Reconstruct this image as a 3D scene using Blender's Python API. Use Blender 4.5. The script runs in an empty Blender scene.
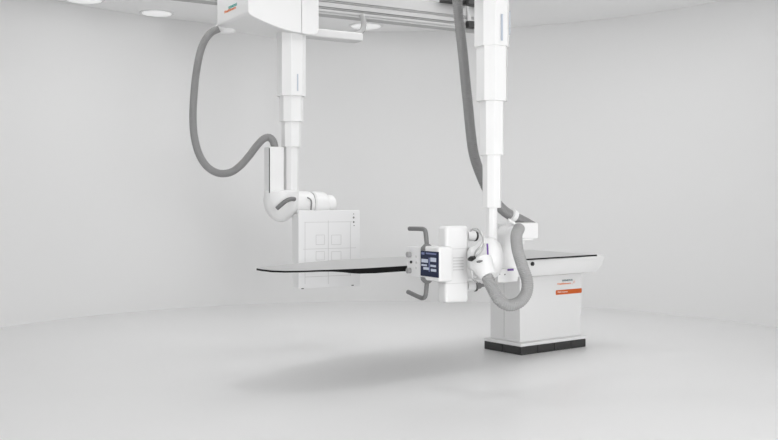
import bpy, bmesh, math
from mathutils import Vector, Matrix

F = 965.0; CX = 389.0; HY = 200.0; H = 1.25      # lens in pixels, principal column, horizon row, eye height
CEIL = 3.33
col = bpy.context.scene.collection

# ------------------------------------------------------------------ materials
def mat(name, rgb, rough=0.4, metal=0.0, spec=0.5, emit=None, es=0.0, bump=None, mottling=0.0):
    m = bpy.data.materials.new(name); m.use_nodes = True
    nt = m.node_tree; b = nt.nodes['Principled BSDF']
    c = (rgb, rgb, rgb) if isinstance(rgb, float) else rgb
    b.inputs['Base Color'].default_value = (*c, 1)
    b.inputs['Roughness'].default_value = rough
    b.inputs['Metallic'].default_value = metal
    b.inputs['Specular IOR Level'].default_value = spec
    if emit:
        b.inputs['Emission Color'].default_value = (*emit, 1); b.inputs['Emission Strength'].default_value = es
    tc = nt.nodes.new('ShaderNodeTexCoord')
    if mottling > 0:
        n = nt.nodes.new('ShaderNodeTexNoise'); n.inputs['Scale'].default_value = 1.3; n.inputs['Detail'].default_value = 3
        nt.links.new(tc.outputs['Object'], n.inputs['Vector'])
        r = nt.nodes.new('ShaderNodeMapRange'); r.inputs['To Min'].default_value = 1-mottling; r.inputs['To Max'].default_value = 1+mottling
        nt.links.new(n.outputs['Fac'], r.inputs['Value'])
        mx = nt.nodes.new('ShaderNodeVectorMath'); mx.operation = 'SCALE'; mx.inputs[0].default_value = c
        nt.links.new(r.outputs['Result'], mx.inputs['Scale']); nt.links.new(mx.outputs['Vector'], b.inputs['Base Color'])
    if bump:
        n = nt.nodes.new('ShaderNodeTexNoise'); n.inputs['Scale'].default_value = bump[0]
        nt.links.new(tc.outputs['Object'], n.inputs['Vector'])
        bp = nt.nodes.new('ShaderNodeBump'); bp.inputs['Strength'].default_value = bump[1]; bp.inputs['Distance'].default_value = 0.002
        nt.links.new(n.outputs['Fac'], bp.inputs['Height']); nt.links.new(bp.outputs['Normal'], b.inputs['Normal'])
    return m

M = dict(
    wall=mat('wall_paint', 0.79, 0.85, spec=0.2, bump=(60, .05)),
    ceil=mat('ceiling_paint', 0.93, 0.9, spec=0.2, bump=(60, .05)),
    floor=mat('floor_resin', 0.815, 0.33, spec=0.35, mottling=0.012),
    white=mat('white_enamel', 0.81, 0.38, bump=(250, .03)),
    panel=mat('white_panel', (0.80, 0.80, 0.805), 0.45, bump=(250, .03)),
    seam=mat('seam_grey', 0.42, 0.6, bump=(100, .05)),
    hose=mat('grey_hose', 0.25, 0.45, bump=(300, .1)),
    hose2=mat('pale_grey_hose', 0.34, 0.42, bump=(300, .1)),
    alu=mat('aluminium', 0.44, 0.5, metal=0.25, bump=(200, .05)),
    alupale=mat('satin_grey_enamel', 0.66, 0.6, bump=(200, .05)),
    groove=mat('grey_groove', 0.38, 0.5, metal=0.2, bump=(200, .05)),
    aludark=mat('aluminium_groove', 0.18, 0.5, metal=0.3, bump=(200, .05)),
    black=mat('black_rubber', 0.012, 0.5, bump=(200, .1)),
    kick=mat('charcoal_block', 0.032, 0.5, bump=(90, .2)),
    kickg=mat('block_gap', 0.01, 0.8, bump=(90, .1)),
    carbon=mat('black_carbon', 0.004, 0.5, spec=0.15, bump=(400, .1)),
    top=mat('grey_table_laminate', 0.50, 0.45, bump=(200, .04)),
    grip=mat('grey_grip', 0.19, 0.5, bump=(200, .1)),
    knob=mat('grey_knob', 0.33, 0.45, bump=(200, .1)),
    line=mat('printed_grey_line', 0.62, 0.6, bump=(200, .02)),
    stripe=mat('blue_grey_strip', (0.48, 0.52, 0.60), 0.4, bump=(200, .02)),
    purple=mat('violet_band', (0.16, 0.07, 0.32), 0.4, bump=(200, .02)),
    teal=mat('teal_print', (0.02, 0.36, 0.33), 0.5, bump=(200, .02)),
    dteal=mat('dark_teal_print', (0.06, 0.13, 0.14), 0.5, bump=(200, .02)),
    orange=mat('orange_print', (0.80, 0.19, 0.02), 0.5, bump=(200, .02)),
    band=mat('orange_band', (0.60, 0.105, 0.003), 0.45, bump=(200, .02)),
    pink=mat('white_print', (0.95, 0.80, 0.72), 0.5, bump=(200, .02)),
    screen=mat('dark_screen', (0.01, 0.015, 0.04), 0.45, spec=0.15, emit=(0.018, 0.021, 0.036), es=0.5, bump=(50, .01)),
    ui=mat('screen_tile', (0.1, 0.1, 0.1), 0.35, emit=(0.46, 0.51, 0.62), es=0.8, bump=(50, .01)),
    uib=mat('screen_tile_blue', (0.05, 0.05, 0.1), 0.35, emit=(0.10, 0.13, 0.24), es=0.8, bump=(50, .01)),
    hook=mat('grey_hook', 0.38, 0.6, bump=(200, .05)),
    chrome=mat('steel', 0.55, 0.3, metal=0.9, bump=(200, .03)),
    lamp=mat('lamp_diffuser', 0.8, 0.5, emit=(1, 1, 1), es=.38, bump=(50, .01)),
)

# ------------------------------------------------------------------ frames and back-projection
def at(px, py, d):
    return Vector(((px-CX)/F*d, d, H-(py-HY)/F*d))

class Frame:
    """upright frame turned by ang; local a (right/back), b (away), c (up)"""
    def __init__(s, ox, oy, ang):
        s.o = Vector((ox, oy, 0)); s.u = Vector((math.cos(ang), math.sin(ang), 0)); s.v = Vector((-math.sin(ang), math.cos(ang), 0))
        s.ang = ang
        s.m = Matrix.Translation(s.o) @ Matrix.Rotation(ang, 4, 'Z')
    def w(s, a, b, c): return s.o + s.u*a + s.v*b + Vector((0, 0, c))
    def hit(s, px, py, axis, val):
        r = Vector(((px-CX)/F, 1, -(py-HY)/F)); e = Vector((0, 0, H))
        n = {'a': s.u, 'b': s.v, 'c': Vector((0, 0, 1))}[axis]
        t = (val - (e-s.o).dot(n)) / r.dot(n)
        p = e + r*t - s.o
        return Vector((p.dot(s.u), p.dot(s.v), p.z))

TH_T = math.radians(37.4); TH_R = math.radians(31.0); TH_H = math.radians(30.0)
p0 = at(521, 355.5, H*F/155.5)
FT = Frame(p0.x, p0.y, TH_T)                       # table: front left corner of the plinth
cl = at(291.3, 200, 8.0); FL = Frame(cl.x, cl.y, TH_R)   # column of the detector stand
cm = at(491.8, 200, 6.3); FM = Frame(cm.x, cm.y, TH_R)   # column of the tube stand
ch = at(439, 200, 6.12); FH = Frame(ch.x, ch.y, TH_H)  # tube head: near edge of the control face

# ------------------------------------------------------------------ mesh helpers (coordinates in a frame, baked to world)
def tag(o, **k):
    for a, b in k.items(): o[a] = b
    return o
def root(name, loc, label, cat, group=None, ang=0.0):
    o = bpy.data.objects.new(name, None); col.objects.link(o); o.empty_display_size = .2
    o.location = loc; o.rotation_euler = (0, 0, ang); o['label'] = label; o['category'] = cat
    if group: o['group'] = group
    o['_r'] = 1; del o['_r']
    return o
def rootmat(r):
    while r.parent: r = r.parent
    return Matrix.Translation(r.location) @ Matrix.Rotation(r.rotation_euler.z, 4, 'Z')

def obj(name, bm, m, parent=None, bev=0.0, seg=3, sharp=35, label=None, mats=None, keep=False):
    bmesh.ops.recalc_face_normals(bm, faces=bm.faces[:])
    if parent: bmesh.ops.transform(bm, matrix=rootmat(parent).inverted(), verts=bm.verts[:])
    me = bpy.data.meshes.new(name); bm.to_mesh(me); bm.free()
    for mm in (mats or [m]): me.materials.append(mm)
    for p in me.polygons: p.use_smooth = True
    if bev <= 0: me.set_sharp_from_angle(angle=math.radians(sharp))
    o = bpy.data.objects.new(name, me); col.objects.link(o)
    if parent: o.parent = parent
    if bev > 0:
        md = o.modifiers.new('bevel', 'BEVEL'); md.width = bev; md.segments = seg; md.limit_method = 'ANGLE'; md.angle_limit = math.radians(30)
        md.harden_normals = True
        me.set_sharp_from_angle(angle=math.radians(60))
    if label: o['label'] = label
    return o

def B(): return bmesh.new()
def box(bm, fr, a0, a1, b0, b1, c0, c1, mi=0):
    vs = [bm.verts.new(fr.w(a, b, c)) for a in (a0, a1) for b in (b0, b1) for c in (c0, c1)]
    for f in ((0,1,3,2), (4,6,7,5), (0,4,5,1), (2,3,7,6), (0,2,6,4), (1,5,7,3)):
        bm.faces.new([vs[i] for i in f]).material_index = mi
    return bm
def prism(bm, pts0, pts1, mi=0):
    """loft between two equal loops of world points, capped"""
    A = [bm.verts.new(p) for p in pts0]; C = [bm.verts.new(p) for p in pts1]; n = len(A)
    for i in range(n): bm.faces.new((A[i], A[(i+1) % n], C[(i+1) % n], C[i])).material_index = mi
    bm.faces.new(A[::-1]).material_index = mi; bm.faces.new(C).material_index = mi
    return bm
def loft(bm, loops, mi=0):
    L = [[bm.verts.new(p) for p in l] for l in loops]; n = len(L[0])
    for k in range(len(L)-1):
        for i in range(n): bm.faces.new((L[k][i], L[k][(i+1) % n], L[k+1][(i+1) % n], L[k+1][i])).material_index = mi
    bm.faces.new(L[0][::-1]).material_index = mi; bm.faces.new(L[-1]).material_index = mi
    return bm
def basis(t):
    t = t.normalized(); h = Vector((0, 0, 1)) if abs(t.z) < .95 else Vector((1, 0, 0))
    x = t.cross(h).normalized(); return x, x.cross(t).normalized()
def lathe(bm, p, q, prof, n=36, mi=0):
    """profile [(t along p->q in 0..1, radius)]"""
    p, q = Vector(p), Vector(q); x, y = basis(q-p)
    return loft(bm, [[p+(q-p)*t + (x*math.cos(k*math.tau/n)+y*math.sin(k*math.tau/n))*r for k in range(n)] for t, r in prof], mi)
def cyl(bm, p, q, r, n=32, mi=0): return lathe(bm, p, q, [(0, r*.94), (.03, r), (.97, r), (1, r*.94)], n, mi)
def spline(pts, step):
    P = [Vector(p) for p in pts]; P = [P[0]*2-P[1]] + P + [P[-1]*2-P[-2]]; out = []
    for i in range(1, len(P)-2):
        a, b, c, d = P[i-1], P[i], P[i+1], P[i+2]; n = max(2, int((c-b).length/(step/6)))
        for k in range(n):
            t = k/n
            out.append(.5*((2*b)+(c-a)*t+(2*a-5*b+4*c-d)*t*t+(3*b-a-3*c+d)*t**3))
    out.append(P[-2])
    res = [out[0]]; acc = 0                              # even arc-length steps
    for a, b in zip(out, out[1:]):
        L = (b-a).length; s = step-acc
        while s <= L: res.append(a.lerp(b, s/L)); s += step
        acc = (acc+L) % step
    if (res[-1]-out[-1]).length > step*.3: res.append(out[-1])
    return res
def tube(bm, pts, r, ribs=True, pitch=0.014, n=20, mi=0, smooth=None):
    step = pitch/4 if ribs else (smooth or r*.5)
    C = spline(pts, step); x, y = basis(C[1]-C[0]); loops = []
    for i, c in enumerate(C):
        t = (C[min(i+1, len(C)-1)]-C[max(i-1, 0)]).normalized()
        x = (x-t*x.dot(t)).normalized(); y = t.cross(x)
        rr = r*(1-.075*(1-math.cos(i*math.tau/4))/2) if ribs else r
        loops.append([c+(x*math.cos(k*math.tau/n)+y*math.sin(k*math.tau/n))*rr for k in range(n)])
    return loft(bm, loops, mi)
def octagon(fr, s, c, h=.112, e=.052):
    h *= s; e *= s
    return [fr.w(a, b, c) for a, b in ((-h, e), (-h, -e), (-e, -h), (e, -h), (h, -e), (h, e), (e, h), (-e, h))]
def quad_slab(bm, pts, nrm, th, mi=0):
    return prism(bm, [Vector(p) for p in pts], [Vector(p)+nrm*th for p in pts], mi)
def rrect(a0, a1, c0, c1, r, n=5):
    out = []
    for (ca, cc, s) in ((a1-r, c1-r, 0), (a0+r, c1-r, 90), (a0+r, c0+r, 180), (a1-r, c0+r, 270)):
        for k in range(n+1):
            t = math.radians(s+90*k/n); out.append((ca+r*math.cos(t), cc+r*math.sin(t)))
    return out
def text(name, s, org, right, up, nrm, width, height, m, parent):
    cu = bpy.data.curves.new('t', 'FONT'); cu.body = s; cu.extrude = 0.02; cu.offset = 0.022
    to = bpy.data.objects.new('t', cu); col.objects.link(to)
    dg = bpy.context.evaluated_depsgraph_get(); me = to.evaluated_get(dg).to_mesh()
    bm = B(); bm.from_mesh(me); to.evaluated_get(dg).to_mesh_clear(); bpy.data.objects.remove(to); bpy.data.curves.remove(cu)
    xs = [v.co.x for v in bm.verts]; ys = [v.co.y for v in bm.verts]
    x0, x1, y0, y1 = min(xs), max(xs), min(ys), max(ys)
    for v in bm.verts:
        v.co = org + right*((v.co.x-x0)/(x1-x0)*width) + up*((v.co.y-y0)/(y1-y0)*height) + nrm*(0.0009 if v.co.z > 0 else 0.0)
    return obj(name, bm, m, parent)
Z = Vector((0, 0, 1))
W0 = Frame(0, 0, 0)

# ------------------------------------------------------------------ the room
RC = Vector((0.0, 7.76, 0)); RR = 4.15; YB = -2.2
def plan(r, n=72):
    pts = [Vector((r, YB, 0))]
    for k in range(n+1):
        t = math.pi*k/n; pts.append(RC+Vector((r*math.cos(t), r*math.sin(t), 0)))
    pts.append(Vector((-r, YB, 0))); return pts
inner, outer = plan(RR), plan(RR+.2)
n = len(inner)
def slab(name, m, z0, z1):
    bm = B(); prism(bm, [p+Z*z0 for p in outer], [p+Z*z1 for p in outer]); return obj(name, bm, m)
tag(slab('floor', M['floor'], -.2, 0), kind='structure', label='pale grey seamless resin floor')
tag(slab('ceiling', M['ceil'], CEIL, CEIL+.2), kind='structure', label='pale grey flat ceiling')
bm = B()
loops = [[a, b, b+Z*CEIL, a+Z*CEIL] for a, b in zip(inner, outer)]
loft(bm, loops)
tag(obj('wall_back', bm, M['wall'], sharp=40), kind='structure', label='smooth pale grey curved wall')

# ------------------------------------------------------------------ ceiling lights
def light_disc(px, py, wpx, label):
    d = (CEIL-H)*F/(HY-py); p = at(px, py, d); p.z = CEIL; r = wpx/2/F*d
    t = root('ceiling_light', p, label, 'ceiling light', 'round recessed ceiling lights')
    bm = B(); lathe(bm, p+Z*.03, p-Z*.012, [(0, r), (.6, r*1.02), (1, r*.97)], 48)
    obj('trim_ring', bm, M['white'], t)
    bm = B(); lathe(bm, p-Z*.010, p-Z*.0165, [(0, r*.86), (1, r*.82)], 48)
    obj('diffuser', bm, M['lamp'], t)
light_disc(84, -1.0, 40, 'round white ceiling light cut by the top edge of the photo, far left')
light_disc(157, 12.5, 34, 'round white ceiling light left of the grey hose of the detector stand')
light_disc(366, 25.5, 35, 'round white ceiling light seen behind the grey cable hook')

# ------------------------------------------------------------------ ceiling rails
FRr = Frame(0, 0, TH_R)
zb = 2.95
q0 = FRr.hit(320, 13.5, 'c', zb); q1 = FRr.hit(455, 28.2, 'c', zb)
rb = (q0.y+q1.y)/2                                   # rail plane
aend = FRr.hit(509.5, 34, 'b', rb).x
a0 = aend-5.2
def rail(bplane, label, wd=.14, a1=aend, parts=True):
    t = root('ceiling_rail', FRr.w((a0+a1)/2, bplane+wd/2, zb), label, 'rail', 'ceiling rails', TH_R)
    bm = B()
    prof = [(0, 0), (wd, 0), (wd, .24), (0, .24), (0, .135), (.012, .125), (.012, .115), (0, .105), (0, .068), (.018, .062), (.018, .050), (0, .044), (0, .022), (.008, .018), (.008, .012), (0, .008)]
    prism(bm, [FRr.w(a0, bplane+b, zb+c) for b, c in prof], [FRr.w(a1, bplane+b, zb+c) for b, c in prof])
    obj('beam', bm, M['alu'], t)
    bm = B()
    for c in (.12, .056, .015): box(bm, FRr, a0, a1-.001, bplane+.003, bplane+.02, zb+c-.0035, zb+c+.0035)
    obj('groove_strip', bm, M['groove'], t)
    bm = B(); box(bm, FRr, a1, a1+.008, bplane-.004, bplane+wd+.004, zb-.004, zb+.244); obj('end_cap', bm, M['stripe'], t, bev=.002)
    for k in range(5):
        aa = a1-.35-k*1.1
        bm = B(); box(bm, FRr, aa-.05, aa+.05, bplane+.03, bplane+wd-.03, zb+.24, CEIL); obj('hanger', bm, M['aludark'], t)
rail(rb, 'long pale aluminium ceiling rail running behind both columns')
rail(rb-3.1, 'long aluminium ceiling rail nearest the camera, above the frame')

# ------------------------------------------------------------------ detector stand (left)
t = ds = root('detector_stand', FL.w(0, 0, 2.6), 'white ceiling-hung telescopic stand holding the square flat detector, left of the table', 'medical stand', ang=TH_R)
bL = -.20
A = FL.hit(248, 14, 'b', bL); Bp = FL.hit(302, 33, 'b', bL); Cp = FL.hit(319, 29, 'b', bL); D = FL.hit(217, 24, 'a', A.x)
topz = 3.02
aL, aM, aR = A.x, Bp.x-.0, Cp.x
bk = D.y
def zprof(a):                                        # underside of the hood, deeper towards the column
    t_ = max(0, min(1, (a-aL)/(aM-aL))); return A.z+(Bp.z-A.z)*math.sin(t_*math.pi/2)**1.0
prof = [(aL, topz), (aL, A.z+.02), (aL+.01, A.z+.003)]
for k in range(1, 11): a = aL+(aM-.004-aL)*k/10; prof.append((a, zprof(a)))
prof.append((aM-.004, topz))
bm = B(); tl = lambda a, z: z if z > 3 else z+.065*max(0, min(1, (a-aL)/(aM-aL)*1.4))
prism(bm, [FL.w(a, bL, z) for a, z in prof], [FL.w(a, bk, tl(a, z)) for a, z in prof])
hood = obj('carriage_hood', bm, M['white'], t, bev=.008)
bm = B()
prof = [(aM, topz-.03), (aM, Bp.z+.004), (aM+.02, Bp.z-.004), (aR-.04, Bp.z-.002), (aR-.012, Bp.z+.012), (aR, Bp.z+.045), (aR, topz-.03)]
prism(bm, [FL.w(a, bL+.003, z) for a, z in prof], [FL.w(a, bk, z if z > 2.9 else z+.065) for a, z in prof])
obj('hood_end_cover', bm, M['white'], t, bev=.006)
bm = B(); box(bm, FL, aM-.12, aR-.02, bL+.03, bk-.03, topz-.03, topz+.09); obj('trolley', bm, M['black'], t, bev=.004)
# hose socket wedge under the left rear corner
w1 = FL.w(aL+.02, bk-.10, 0)
bm = B(); lathe(bm, at(216.5, 29, 8.2), at(235, 30.5, 8.15), [(0, .034), (.1, .038), (.5, .034), (.9, .026), (1, .016)], 24); obj('hose_socket', bm, M['white'], t)
# brand lettering on the left face
def ltext(px0, py0, px1, py1, hpx, s, m, name):
    P = FL.hit(px0, py0, 'a', aL); Q = FL.hit(px1, py1, 'a', aL)
    o_ = FL.w(*P)-FL.u*.0006
    text(name, s, o_, -FL.v, Z, -FL.u, abs(P.y-Q.y), hpx/F*7.8, m, hood)
ltext(228.5, 9.2, 237, 6.6, 2.6, 'SIEMENS', M['teal'], 'printed_name')
ltext(224.5, 13.6, 236, 10.6, 2.8, 'Healthineers', M['orange'], 'printed_name')
# telescoping column
cz = [2.66, H+(200-95.4)/F*7.9, H+(200-121)/F*7.9, H+(200-146.5)/F*7.9, H+(200-199)/F*7.95]
sc = [.97, .81, .66, .51]
for k in range(4):
    bm = B(); zt = cz[k] if k else 2.75
    prism(bm, octagon(FL, sc[k], cz[k+1]), octagon(FL, sc[k], zt+(.05 if k else 0)))
    o = obj('column_section', bm, M['white'], t, bev=.003, seg=2)
    if k == 0:
        bm = B(); h = .1115
        P = FL.hit(297.7, 74, 'b', -h); Q = FL.hit(297.7, 91, 'b', -h)
        box(bm, FL, P.x-.005, P.x+.005, -h-.0015, -h+.002, Q.z, P.z); obj('indicator_strip', bm, M['stripe'], o)
# cable arm at the back right with the grey hook
P = FL.hit(318, 31, 'b', .42); Q = FL.hit(357, 31, 'b', .42)
bm = B(); box(bm, FL, aR-.06, Q.x, .30, .46, P.z-.075, P.z+.0); obj('cable_arm', bm, M['alupale'], t, bev=.015)
bm = B()
hp = [(361, 14), (363.0, 19), (363.8, 24), (362.8, 29), (360.0, 33), (356.5, 35)]
tube(bm, [FL.w(*FL.hit(x, y, 'b', .38)) for x, y in hp], .026, ribs=False, n=16); obj('cable_hook', bm, M['hook'], t)
# hose
hp = [(219, 28.8, 8.12), (212, 32, 8.12), (206, 38.5, 8.12), (201.5, 48, 8.12), (198, 62, 8.1), (195.3, 80, 8.1), (193.6, 100, 8.08), (193, 119, 8.06), (194.4, 137, 8.04), (199, 154, 8.02), (207, 166.5, 8.0), (218, 173, 8.0), (230, 172.5, 7.98), (240, 166, 7.97), (249, 156, 7.96), (257, 145.5, 7.95), (263.5, 139, 7.94), (269, 137.5, 7.94), (273, 141, 7.94), (275, 148, 7.94)]
bm = B(); tube(bm, [at(*p) for p in hp], .032, pitch=.013, n=18); obj('hose', bm, M['hose'], t)
# vertical cable box beside the column
P = FL.hit(270, 146.5, 'b', -.07); Q = FL.hit(284, 193, 'b', -.07)
bm = B(); box(bm, FL, P.x, Q.x, -.07, .05, Q.z-.02, P.z); cb = obj('cable_box', bm, M['white'], t, bev=.008)
bm = B(); box(bm, FL, P.x-.0015, P.x+.004, -.066, -.052, Q.z+.0, P.z-.012); obj('dark_seam', bm, M['kick'], cb)
# elbow under the column
bm = B(); lathe(bm, at(281, 190, 7.95), at(281, 222, 7.95), [(0, .115), (.06, .138), (.35, .145), (.62, .128), (.85, .09), (.96, .05), (1, .02)], 40)
obj('swivel_elbow', bm, M['white'], t)
bm = B(); lathe(bm, at(286, 204, 8.05), at(310, 204, 8.17), [(0, .10), (.1, .112), (.9, .108), (1, .10)], 40); obj('swivel_arm', bm, M['white'], t)
bm = B(); lathe(bm, at(305, 204, 8.15), at(312, 204, 8.18), [(0, .096), (.2, .102), (.8, .102), (1, .096)], 40); obj('swivel_seal', bm, M['hose'], t)
bm = B(); lathe(bm, at(310, 204.5, 8.17), at(324.5, 205, 8.24), [(0, .095), (.15, .112), (.85, .112), (1, .10)], 40); obj('pivot_drum', bm, M['white'], t)
bm = B(); lathe(bm, at(322, 204, 8.22), at(333, 204.5, 8.28), [(0, .070), (.2, .078), (.85, .078), (1, .06)], 40); obj('pivot_cap', bm, M['white'], t)
hp = [(277, 208.5, 7.78), (281, 205, 7.77), (286, 201, 7.77), (291, 199, 7.80), (294.5, 199.2, 7.84)]
bm = B(); tube(bm, [at(*p) for p in hp], .018, ribs=True, pitch=.012, n=14); obj('cable', bm, M['grip'], t)
hp = [(307.5, 197.5, 8.04), (310.5, 199.5, 8.03), (311.5, 203, 8.03), (311, 210, 8.03)]
bm = B(); tube(bm, [at(*p) for p in hp], .006, ribs=False, n=10); obj('cable', bm, M['grip'], t)
# flat detector
fb = -.18
P = FL.hit(298.5, 210.5, 'b', fb); Q = FL.hit(360, 210, 'b', fb); S = FL.hit(299, 289, 'b', fb)
sd = FL.hit(291, 250, 'a', P.x)
pts = rrect(P.x, Q.x, S.z, P.z, .012)
bm = B(); prism(bm, [FL.w(a, fb, c) for a, c in pts], [FL.w(a, fb+.03, c) for a, c in pts])
det = obj('detector_panel', bm, M['panel'], t, bev=.004, seg=2)
pts = rrect(P.x+.006, Q.x-.01, S.z+.006, P.z-.03, .02)
bm = B(); prism(bm, [FL.w(a, fb+.03, c) for a, c in pts], [FL.w(a, sd.y, c) for a, c in pts]); obj('detector_housing', bm, M['white'], t, bev=.012)
bm = B()
def dl(x0, y0, x1, y1, th=.0022, plane=fb):
    p = FL.hit(x0, y0, 'b', plane); q = FL.hit(x1, y1, 'b', plane)
    p.z = q.z = (p.z+q.z)/2 if abs(x1-x0) > abs(y1-y0) else p.z
    if abs(x1-x0) > abs(y1-y0): box(bm, FL, p.x, q.x, plane-.0012, plane+.001, p.z-th, p.z+th)
    else:
        q = FL.hit(x1, y1, 'b', plane); box(bm, FL, p.x-th, p.x+th, plane-.0012, plane+.001, q.z, p.z)
ay, by_, cy = 222, 276, 248.5
dl(304.5, ay, 352, ay); dl(303, cy, 356, cy); dl(305, 276.5, 351, 275.5)
dl(305, ay, 305, 284); dl(350.5, ay, 350.5, 276); dl(328.3, ay-1.5, 328.3, 284)
for x0, x1 in ((316, 324.5), (331.5, 341)):
    for y0, y1 in ((235, 244.5), (251.5, 260)):
        dl(x0, y0, x1, y0); dl(x0, y1, x1, y1); dl(x0, y0, x0, y1); dl(x1, y0, x1, y1)
obj('field_marks', bm, M['line'], det)
for (x, y, r) in ((353.6, 214, .004), (353.6, 217.5, .008), (353.6, 222, .008), (354, 225.5, .0045)):
    p = FL.hit(x, y, 'b', fb); bm = B(); cyl(bm, FL.w(p.x, fb, p.z), FL.w(p.x, fb-.003, p.z), r, 16); obj('indicator', bm, M['grip'], det)
for x, y in ((302.5, 288.5), (352.5, 285.2)):
    p = FL.hit(x, y, 'b', fb); bm = B(); box(bm, FL, p.x-.010, p.x+.010, fb-.004, fb+.02, p.z-.004, p.z+.003); obj('latch', bm, M['black'], det)

# ------------------------------------------------------------------ patient table
t = root('patient_table', FT.w(.39, .22, 0), 'white pedestal patient table with long thin grey tabletop on a black-edged base', 'examination table', ang=TH_T)
TZ = .79
L1 = FT.hit(586, 345.6, 'b', 0).x; W1 = FT.hit(484, 349.2, 'a', 0).y
seams = [FT.hit(x, 350, 'b', 0).x for x in (537.5, 554.5, 571)]
bm = B(); ed = [0]+seams+[L1]
def ringbox(a0_, a1_, b0_, b1_): 
    bm = B(); box(bm, FT, a0_, a1_, b0_, b1_, .0, .068); return bm
g = .0035
for i in range(4): obj('kick_block', ringbox(ed[i]+g, ed[i+1]-g, 0, W1/2-g), M['kick'], t, bev=.003, seg=2)
obj('kick_block', ringbox(0+g, L1-g, W1/2+g, W1), M['kick'], t, bev=.003, seg=2)
bm = B(); box(bm, FT, -.003, L1+.004, -.003, W1+.004, .068, .093); obj('plinth', bm, M['white'], t, bev=.006)
# pedestal body
bF = .055
bl = FT.hit(520, 300, 'b', bF).x; br = FT.hit(580.6, 300, 'b', bF).x; bb = FT.hit(490.3, 300, 'a', bl).y
zs = FT.hit(581, 313.5, 'b', bF).z
pf = [(bl, .093), (br, .093), (br, zs-.012), (br+.013, zs), (br+.013, .68), (bl-.002, .68)]
bm = B(); prism(bm, [FT.w(a, bF, c) for a, c in pf], [FT.w(a, bb, c) for a, c in pf]); body = obj('pedestal', bm, M['white'], t, bev=.005)
sb = (bb*.52+bF*.48)
bm = B(); box(bm, FT, bl-.0045, bl+.001, sb-.002, sb+.002, .12, .62); obj('side_seam', bm, M['line'], body)
# table frame (skirt)
fF = FT.hit(597, 254.65, 'c', TZ); fb0 = fF.y
aR2 = FT.hit(604.8, 255, 'b', fb0).x
rB = FT.hit(531, 250, 'c', TZ)
aS = FT.hit(478, 262, 'b', fb0).x
zt = TZ-.012; zm = FT.hit(560, 268, 'b', fb0).z
zlo = .640
b2 = rB.y-.02
loops = [[FT.w(aS, fb0, c) for c in ()]]
def ring(a0_, a1_, b0_, b1_, c): return [FT.w(a0_, b0_, c), FT.w(a1_, b0_, c), FT.w(a1_, b1_, c), FT.w(a0_, b1_, c)]
bm = B()
loft(bm, [ring(bl-.02, br+.02, bF-.006, b2-.12, zlo-.02), ring(aS+.05, aR2-.075, fb0+.030, b2-.05, zlo+.002), ring(aS+.01, aR2-.030, fb0+.003, b2-.005, zm), ring(aS, aR2, fb0-.006, b2, zt)])
skirt = obj('table_frame', bm, M['white'], t, bev=.006)
k = FT.hit(531.8, 263.8, 'b', fb0)
bm = B(); cyl(bm, FT.w(k.x, fb0+.002, k.z), FT.w(k.x, fb0-.014, k.z), .016, 24); obj('release_button', bm, M['black'], skirt)
# tabletop outline, clockwise from the near right corner
outl = [(597, 254.6, 0), (560, 256.8, 0), (527, 258.8, 0), (500, 260.4, 0), (460, 262.8, 1), (407, 265.9, 1), (390, 266.9, 1), (375, 267.8, 1), (360, 268.6, .9), (350, 269.0, .65), (343, 269.3, .35), (335, 269.6, .1), (318, 270.1, 0), (300, 270.8, 0), (285, 271.0, 0), (272, 270.6, 0), (262, 269.5, 0), (256.5, 268.6, 0), (257.5, 267.9, 0), (270, 266.5, 0), (299.6, 263.2, 0), (332.4, 260.2, 0), (370, 258.2, 0), (406.7, 256.4, 0), (470, 253.1, 0), (531, 250.0, 0)]
P3 = [FT.hit(x, y, 'c', TZ) for x, y, _ in outl]
topl = [FT.w(p.x, p.y, TZ) for p in P3]
botl = [FT.w(p.x, p.y, TZ-.011-.026*w) for p, (_, _, w) in zip(P3, outl)]
bm = B()
T = [bm.verts.new(p) for p in topl]; Bv = [bm.verts.new(p) for p in botl]; nn = len(T)
f = bm.faces.new(T)
for i in range(nn): bm.faces.new((T[i], T[(i+1) % nn], Bv[(i+1) % nn], Bv[i]))
bmesh.ops.triangulate(bm, faces=[bm.faces.new(Bv[::-1])])
tt = obj('tabletop', bm, M['carbon'], t)
cen = sum(topl, Vector())/nn
bm = B()
ins = [p + (Vector((cen.x, cen.y, p.z))-p).normalized()*.006 for p in topl]
prism(bm, ins, [p+Z*.0015 for p in ins]); obj('tabletop_surface', bm, M['top'], tt)
# logo and orange band
e = bF-.0006
P = FT.hit(562, 281.5, 'b', e); Q = FT.hit(572.5, 280.5, 'b', e)
text('printed_name', 'SIEMENS', FT.w(P.x, e, P.z), FT.u, Z, -FT.v, Q.x-P.x, .015, M['dteal'], body)
P = FT.hit(557.5, 284.9, 'b', e); Q = FT.hit(571, 283.6, 'b', e)
text('printed_name', 'Healthineers', FT.w(P.x, e, P.z), FT.u, Z, -FT.v, Q.x-P.x, .015, M['orange'], body)
bm = B()
for x, y, r in ((572.6, 283.2, .0030), (573.6, 282.5, .0034), (573.3, 281.5, .0026), (574.5, 281.4, .0030), (574.2, 280.3, .0022), (572.4, 284.2, .002), (574.7, 282.6, .0022)):
    p = FT.hit(x, y, 'b', e); cyl(bm, FT.w(p.x, e, p.z), FT.w(p.x, e-.001, p.z), r, 12)
obj('printed_dots', bm, M['orange'], body)
P = FT.hit(555.8, 295, 'b', e); Q = FT.hit(581.9, 292, 'b', e); R_ = FT.hit(555.8, 290.3, 'b', e)
pts = rrect(P.x, br+.0135, P.z, R_.z, .008)
bm = B(); prism(bm, [FT.w(a, e+.001, c) for a, c in pts], [FT.w(a, e-.0005, c) for a, c in pts]); ob = obj('orange_band', bm, M['band'], body)
e2 = e-.0006
P = FT.hit(557.3, 293.5, 'b', e2); Q = FT.hit(567.5, 292.3, 'b', e2)
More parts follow.
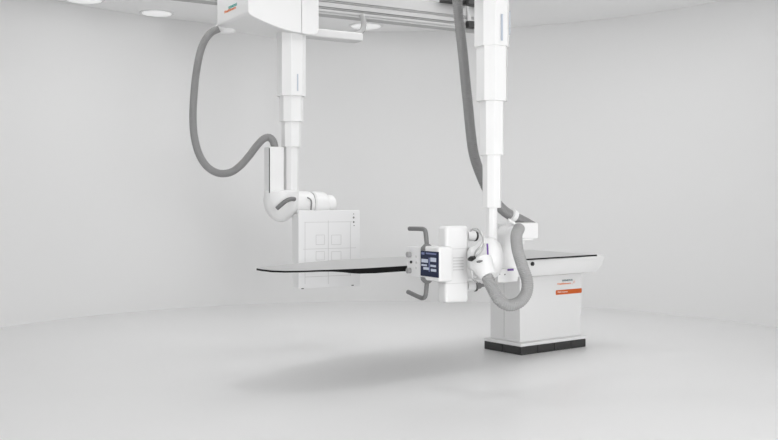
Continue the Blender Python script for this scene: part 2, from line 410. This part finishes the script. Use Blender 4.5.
text('printed_name', 'YSIO X.pree', FT.w(P.x, e2, P.z), FT.u, Z, -FT.v, Q.x-P.x, .016, M['pink'], ob)

# ------------------------------------------------------------------ tube stand (right)
t = root('tube_stand', FM.w(0, 0, 2.6), 'white ceiling-hung telescopic stand with x-ray tube head and touch panel before the table', 'medical stand', ang=TH_R)
zc = lambda y, d=6.2: H+(200-y)/F*d
cz = [2.70, zc(45), zc(100), zc(154.5), zc(208), zc(264, 6.25)]
sc = [.935, .83, .65, .50, .30]
for k in range(5):
    bm = B(); prism(bm, octagon(FM, sc[k], cz[k+1]), octagon(FM, sc[k], cz[k]+(.05 if k else 0)))
    o = obj('column_section', bm, M['white'], t, bev=.003, seg=2)
    if k == 0:
        P = FM.hit(502.0, 14, 'b', -.110); Q = FM.hit(502.0, 40.5, 'b', -.110)
        bm = B(); box(bm, FM, P.x-.007, P.x+.007, -.112, -.108, Q.z, P.z); obj('indicator_strip', bm, M['stripe'], o)
# hood above the frame
bm = B(); prof = [(-.46, 3.02), (-.46, 2.80), (-.44, 2.78), (-.2, 2.71), (0, 2.69), (.14, 2.70), (.16, 2.74), (.16, 3.02)]
prism(bm, [FM.w(a, -.22, z) for a, z in prof], [FM.w(a, .22, z) for a, z in prof]); obj('carriage_hood', bm, M['white'], t, bev=.012)
# bridge beams that carry each hood from rail to rail
for nm, FF, aa, lab in (('bridge_beam', FL, -.02, 'aluminium cross beam above the detector stand'), ('bridge_beam', FM, -.15, 'aluminium cross beam above the tube stand')):
    og = FF.o; o_b = FRr.v.dot(og)
    bm = B(); box(bm, FF, aa-.09, aa+.09, rb-3.1+.16-o_b, rb-.02-o_b, 3.11, 3.19)
    x = obj(nm, bm, M['alu'], None, bev=.006); tag(x, label=lab+', spanning between the two long rails', category='rail')
# dark trolley parts riding on the far rail, seen left of the column
t2 = root('rail_trolley', FRr.w(FRr.hit(470, 5, 'b', rb-.05).x, rb-.1, 3.2), 'black trolley with small wheels on the long rail, just left of the tube stand column', 'trolley', ang=TH_R)
P = FRr.hit(441, 4, 'b', rb-.05); Q = FRr.hit(513, 8, 'b', rb-.05)
zt_ = FRr.hit(455, 3.8, 'b', rb-.05).z
bm = B(); box(bm, FRr, P.x, Q.x-.12, rb-.09, rb-.02, zt_, zt_+.07); obj('chassis', bm, M['black'], t2, bev=.005)
bm = B(); P = FRr.hit(466, 4, 'b', rb-.1); box(bm, FRr, P.x, P.x+.16, rb-.15, rb-.09, zt_-.012, zt_+.04); obj('motor_block', bm, M['kick'], t2, bev=.006)
P = FRr.hit(469, 24, 'b', rb-.06); Q = FRr.hit(478, 20, 'b', rb-.06); S = FRr.hit(472, 27.5, 'b', rb-.06); S2 = FRr.hit(472, 20.8, 'b', rb-.06)
bm = B(); box(bm, FRr, P.x, Q.x, rb-.06, rb-.002, S.z, S2.z); obj('bumper', bm, M['black'], t2, bev=.004)
bm = B(); box(bm, FRr, P.x+.01, P.x+.05, rb-.03, rb-.004, S2.z, zt_); obj('bumper_arm', bm, M['alu'], t2, bev=.003)
# long hose behind the column
hp = [(457, -14, 6.75), (457.6, 5, 6.75), (459.9, 28, 6.75), (463, 55, 6.72), (465.3, 80, 6.7), (468, 105, 6.68), (470.4, 130, 6.65), (474, 155, 6.62), (482, 178, 6.6), (491, 196, 6.58), (501.5, 208.5, 6.62), (511, 215.5, 6.68), (521, 220, 6.74), (533, 226.5, 6.78)]
bm = B(); tube(bm, [at(*p) for p in hp], .036, pitch=.014, n=20); obj('hose', bm, M['hose'], t)
# hose clip and junction box
def tilt_box(c, right, up, nrm, w, h, d, bm):
    vs = []
    for i in (-.5, .5):
        for j in (-.5, .5):
            for k_ in (-.5, .5): vs.append(bm.verts.new(c+right*w*i+up*h*j+nrm*d*k_))
    for f_ in ((0,1,3,2), (4,6,7,5), (0,4,5,1), (2,3,7,6), (0,2,6,4), (1,5,7,3)): bm.faces.new([vs[i] for i in f_])
    return bm
p, q = at(510.5, 214.5, 6.67), at(514.5, 217, 6.69)
bm = B(); lathe(bm, p, q, [(0, .040), (.1, .0475), (.9, .0475), (1, .040)], 28); obj('hose_clip', bm, M['white'], t)
P = FM.hit(519, 223, 'b', .12); Q = FM.hit(538.5, 238.5, 'b', .12)
bm = B(); box(bm, FM, P.x-.11, Q.x, .12, .25, Q.z, P.z); jb = obj('junction_box', bm, M['white'], t, bev=.008)
bm = B(); tube(bm, [at(523, 244, 6.42), at(523.3, 240.5, 6.42), at(526, 239.5, 6.42), at(533, 239.6, 6.42)], .008, ribs=False, n=12); obj('hose_hook', bm, M['white'], t)
# strut from clip to arm
c = at(513.5, 223, 6.44); bm = B(); tilt_box(c, (at(520, 226.5, 6.44)-at(509, 219, 6.44)).normalized(), Vector((.35, 0, .9)).normalized(), Vector((0, 1, 0)), .085, .018, .04, bm); obj('clip_strut', bm, M['white'], t, bev=.004)
# vertical arm housing
bm = B()
pr = [(504.5, 234), (509, 227), (518, 223.5), (521.5, 226), (521.5, 238), (519, 262), (518.5, 281), (504, 283.5), (501, 281), (501, 262)]
pr = [FM.hit(x, y, 'b', .02) for x, y in pr]
prism(bm, [FM.w(p.x, .02, p.z) for p in pr], [FM.w(p.x, .13, p.z) for p in pr]); arm = obj('arm_housing', bm, M['white'], t, bev=.014, seg=4)
P = FM.hit(498, 269, 'b', -.03); Q = FM.hit(517.5, 281.5, 'b', -.03)
bm = B(); box(bm, FM, P.x, Q.x, -.03, .03, Q.z, P.z); lp = obj('lock_plate', bm, M['white'], t, bev=.005)
P = FM.hit(507.5, 268.8, 'b', -.03); Q = FM.hit(513.5, 270.6, 'b', -.03)
bm = B(); box(bm, FM, P.x, Q.x, -.032, -.029, Q.z, P.z); obj('violet_mark', bm, M['purple'], lp)
for x, y in ((499.5, 274), (504.8, 274.5)):
    p = FM.hit(x, y, 'b', -.03); bm = B(); cyl(bm, FM.w(p.x, -.029, p.z), FM.w(p.x, -.033, p.z), .005, 12); obj('screw', bm, M['grip'], lp)
# rotating swivel drum between arm and tube head, axis along the frame's a
def hc(px, py, b): p = FH.hit(px, py, 'b', b); return FH.w(*p)
bD = .09
p, q = at(468, 258.5, 6.22), at(502, 258.5, 6.24)
bm = B(); lathe(bm, p, q, [(0, .05), (.05, .07), (.22, .085), (.34, .112), (.46, .130), (.60, .137), (.78, .130), (.92, .10), (1, .05)], 48)
drum = obj('swivel_drum', bm, M['white'], t)
p2, q2 = p.lerp(q, .50), p.lerp(q, .545)
xx, yy = basis(q-p)
bm = B(); nseg = 16; lp_ = []
for k_ in range(nseg+1):
    best = math.radians(-18+66*k_/nseg)
    rad = (Vector((0, -1, 0))*math.cos(best)+Z*math.sin(best))
    lp_.append([p2+rad*.128, p2+rad*.1345, q2+rad*.1365, q2+rad*.128])
loft(bm, lp_); obj('violet_band', bm, M['purple'], drum)
# hose neck on the drum
bm = B(); lathe(bm, at(481, 263, 6.10), at(488.5, 277, 6.03), [(0, .08), (.6, .060), (.9, .054), (1, .045)], 32); obj('hose_neck', bm, M['white'], t)
# thick S-shaped hose
hp = [(519, 228.5, 6.30), (516.4, 236, 6.20), (517.6, 250, 6.13), (522.3, 266, 6.08), (527.2, 281, 6.06), (526.2, 293, 6.04), (519, 302.3, 6.02), (508, 305, 6.0), (499, 299.5, 6.0), (492, 288, 6.02), (486.5, 275.5, 6.03)]
bm = B(); tube(bm, [at(*p) for p in hp], .0385, pitch=.012, n=24); obj('hose', bm, M['hose2'], t)

# x-ray tube block
bT = .04
P = FH.hit(446, 226.2, 'b', bT); Q = FH.hit(469.0, 226, 'b', bT); S = FH.hit(446, 303.5, 'b', bT); BK = FH.hit(437.5, 230, 'a', P.x)
bm = B(); box(bm, FH, P.x, Q.x, bT, BK.y, S.z, P.z); tb = obj('tube_housing', bm, M['white'], t, bev=.022, seg=5)
bm = B()
for y in (258, 261, 264, 267, 270):
    p = FH.hit(453, y, 'b', bT); q = FH.hit(463.5, y-.4, 'b', bT); box(bm, FH, p.x, q.x, bT-.001, bT+.001, p.z-.003, p.z+.003)
obj('vent_lines', bm, M['line'], tb)
for y in (249, 283.5):
    p = FH.hit(452, y, 'b', bT); bm = B(); box(bm, FH, P.x+.0, Q.x+.0005, bT-.001, BK.y, p.z-.0015, p.z+.0015); obj('housing_seam', bm, M['line'], tb)
# cylinders on the right side of the block
for y in (235.5, 285.8):
    p, q = hc(466, y, .10), hc(474.5, y+.2, .10)
    bm = B(); lathe(bm, p, q, [(0, .036), (.7, .037), (.9, .035), (1, .030)], 28); o = obj('cable_socket', bm, M['white'], t)
    p, q = hc(474.0, y+.2, .10), hc(476.2, y+.2, .10)
    bm = B(); lathe(bm, p, q, [(0, .034), (.3, .037), (.8, .036), (1, .028)], 28); obj('socket_ring', bm, M['kick'], o)
p, q = hc(476, 286, .07), hc(485, 285, .07)
bm = B(); lathe(bm, p, q, [(0, .022), (.45, .020), (.5, .013), (1, .010)], 20); obj('plug', bm, M['grip'], t)
bm = B(); lathe(bm, hc(471, 247, .07), hc(471, 278, .07), [(0, .03), (.15, .055), (.5, .065), (.85, .055), (1, .03)], 28); obj('yoke', bm, M['white'], t)
for hp, r in (([(470, 231, 6.16), (475, 228.5, 6.12), (480, 231, 6.10), (483.5, 237, 6.10), (484, 244, 6.10), (481, 251, 6.08), (476, 256, 6.06)], .0065),
              ([(473, 229.5, 6.12), (479, 232, 6.08), (483, 238, 6.06), (481, 246, 6.04), (476, 251, 6.05), (474, 257, 6.06)], .006),
              ([(475, 262, 6.1), (472, 270, 6.09), (473, 279, 6.09), (477, 282, 6.1)], .006)):
    bm = B(); tube(bm, [at(*p) for p in hp], r, ribs=False, n=12, smooth=.01); obj('cable', bm, M['chrome'], t)
bm = B(); lathe(bm, at(469, 259.5, 6.05), at(474.5, 257.5, 6.0), [(0, .010), (.4, .017), (1, .011)], 16); obj('lock_lever', bm, M['black'], t)
bm = B(); lathe(bm, at(477, 262, 6.0), at(482.5, 260.8, 5.98), [(0, .006), (.5, .009), (1, .004)], 16); obj('lock_pin', bm, M['grip'], t)

# collimator with control face (normal -a), near edge at px 439
zt1 = FH.hit(439, 247.0, 'a', 0).z; zb1 = FH.hit(439, 282.3, 'a', 0).z
bback = FH.hit(406.3, 262, 'a', 0).y; wA = FH.hit(453.2, 262, 'b', 0).x
bsp = FH.hit(419.5, 262, 'a', 0).y
pts = rrect(0, wA, zb1, zt1, .012)
bm = B(); box(bm, FH, 0, wA, 0, bsp-.002, zb1, zt1); cp = obj('collimator', bm, M['white'], t, bev=.016, seg=5)
bm = B(); box(bm, FH, .004, wA-.01, bsp+.001, bback, zb1+.012, zt1-.012); kp = obj('knob_panel', bm, M['panel'], t, bev=.006)
for y in (254.5, 270.6):
    p = FH.hit(410.3, y, 'a', .004); bm = B(); cyl(bm, FH.w(.006, p.y, p.z), FH.w(-.022, p.y, p.z), .018, 24); obj('knob', bm, M['knob'], kp)
p = FH.hit(411.5, 262, 'a', .004); bm = B(); cyl(bm, FH.w(.006, p.y, p.z), FH.w(-.004, p.y, p.z), .009, 16); obj('push_button', bm, M['black'], kp)
for y in (256.5, 262.5, 268):
    p = FH.hit(416.3, y, 'a', .004); bm = B(); cyl(bm, FH.w(.006, p.y, p.z), FH.w(.001, p.y, p.z), .008, 16); obj('push_button', bm, M['line'], kp)
P = FH.hit(421, 251.2, 'a', 0); Q = FH.hit(438.5, 251.2, 'a', 0); z1 = FH.hit(429, 251.2, 'a', 0).z; z0 = FH.hit(429, 276.6, 'a', 0).z
bm = B(); box(bm, FH, -.004, .004, Q.y, P.y, z0, z1); scn = obj('touch_screen', bm, M['screen'], cp, bev=.002)
def tile(x0, x1, v0, v1, m):
    P_, Q_ = FH.hit(x0, 260, 'a', 0), FH.hit(x1, 260, 'a', 0)
    bm = B(); box(bm, FH, -.005, -.003, Q_.y, P_.y, z1-(z1-z0)*v1, z1-(z1-z0)*v0); obj('screen_tile', bm, m, scn)
tile(422, 428.5, .32, .46, M['ui']); tile(431, 436.7, .24, .40, M['ui']); tile(422, 427.5, .53, .60, M['ui'])
tile(424, 429.5, .64, .74, M['ui']); tile(431, 436.5, .52, .60, M['ui']); tile(431.5, 436.8, .68, .78, M['ui'])
tile(422, 425, .06, .15, M['uib']); tile(426.5, 436.8, .06, .12, M['uib']); tile(429.3, 430.4, .25, .8, M['uib'])
# handles
for s in (1, -1):
    if s > 0: hp = [(427.3, 251), (426.8, 244), (425.6, 232.5), (424, 229.4), (419, 228.8), (409.5, 228.6)]
    else: hp = [(427.0, 277), (426.8, 284), (425.6, 295), (423.2, 298), (418.5, 296.8), (408, 291.8)]
    pts = [FH.w(*FH.hit(x, y, 'a', .03)) for x, y in hp]
    bm = B(); tube(bm, pts, .0150, ribs=False, n=16, smooth=.012); hd = obj('handle', bm, M['grip'], t)
    bm = B(); e0 = FH.hit(427, 247.6 if s > 0 else 279.8, 'a', .03)
    lathe(bm, FH.w(.03, e0.y, e0.z-.018*s), FH.w(.03, e0.y, e0.z+.022*s), [(0, .042), (.5, .040), (1, .02)], 24); obj('handle_mount', bm, M['grip'], hd)

# ------------------------------------------------------------------ lights
def area(name, loc, tgt, sx, sy, power):
    l = bpy.data.lights.new(name, 'AREA'); l.shape = 'RECTANGLE'; l.size = sx; l.size_y = sy; l.energy = power
    o = bpy.data.objects.new(name, l); col.objects.link(o); o.location = loc
    o.rotation_euler = (Vector(tgt)-Vector(loc)).to_track_quat('-Z', 'Y').to_euler(); return o
area('unseen_overhead_light', (-.35, 6.45, 3.31), (-.35, 6.4501, 0), .4, .4, 11)
area('unseen_overhead_light', (0, 8.6, 3.31), (0, 8.6001, 0), 5.4, 2.4, 66)  # wide fill added above the frame to brighten the back floor and wall
for dg, pw in ((58, 1.0), (92, 3.2), (126, 1.4)):          # added unseen fill lamps, tilted at the curved wall to brighten it
    e_ = math.radians(dg); dr = Vector((math.cos(e_), math.sin(e_), 0))
    area('added_wall_fill', RC+dr*2.0+Z*3.2, RC+dr*4.15+Z*1.3, 1.3, .25, pw)
area('added_side_fill', (4.12, 5.2, .9), (0, 5.2001, .9), 2.4, 1.2, 11)  # added low fill from the right; the wall has no window here
area('added_front_fill', (3.0, -2.0, 1.5), (1.0, 7.5, .7), 2.0, 1.8, 225)  # unseen lamp added behind the camera to brighten right-facing fronts
w = bpy.data.worlds.new('world'); bpy.context.scene.world = w; w.use_nodes = True
w.node_tree.nodes['Background'].inputs[0].default_value = (1, 1, 1, 1)
w.node_tree.nodes['Background'].inputs[1].default_value = 1.6

# ------------------------------------------------------------------ camera
cd = bpy.data.cameras.new('camera'); cam = bpy.data.objects.new('camera', cd); col.objects.link(cam)
cd.sensor_width = 36; cd.lens = F/778*36; cd.shift_y = -(220-HY)/778
cam.location = (0, 0, H); cam.rotation_euler = (math.pi/2, 0, 0); cd.clip_end = 60
sc_ = bpy.context.scene; sc_.camera = cam
vs = sc_.view_settings; vs.view_transform = 'Standard'; vs.look = 'None'; vs.gamma = 1; vs.exposure = -0.09; vs.use_curve_mapping = False
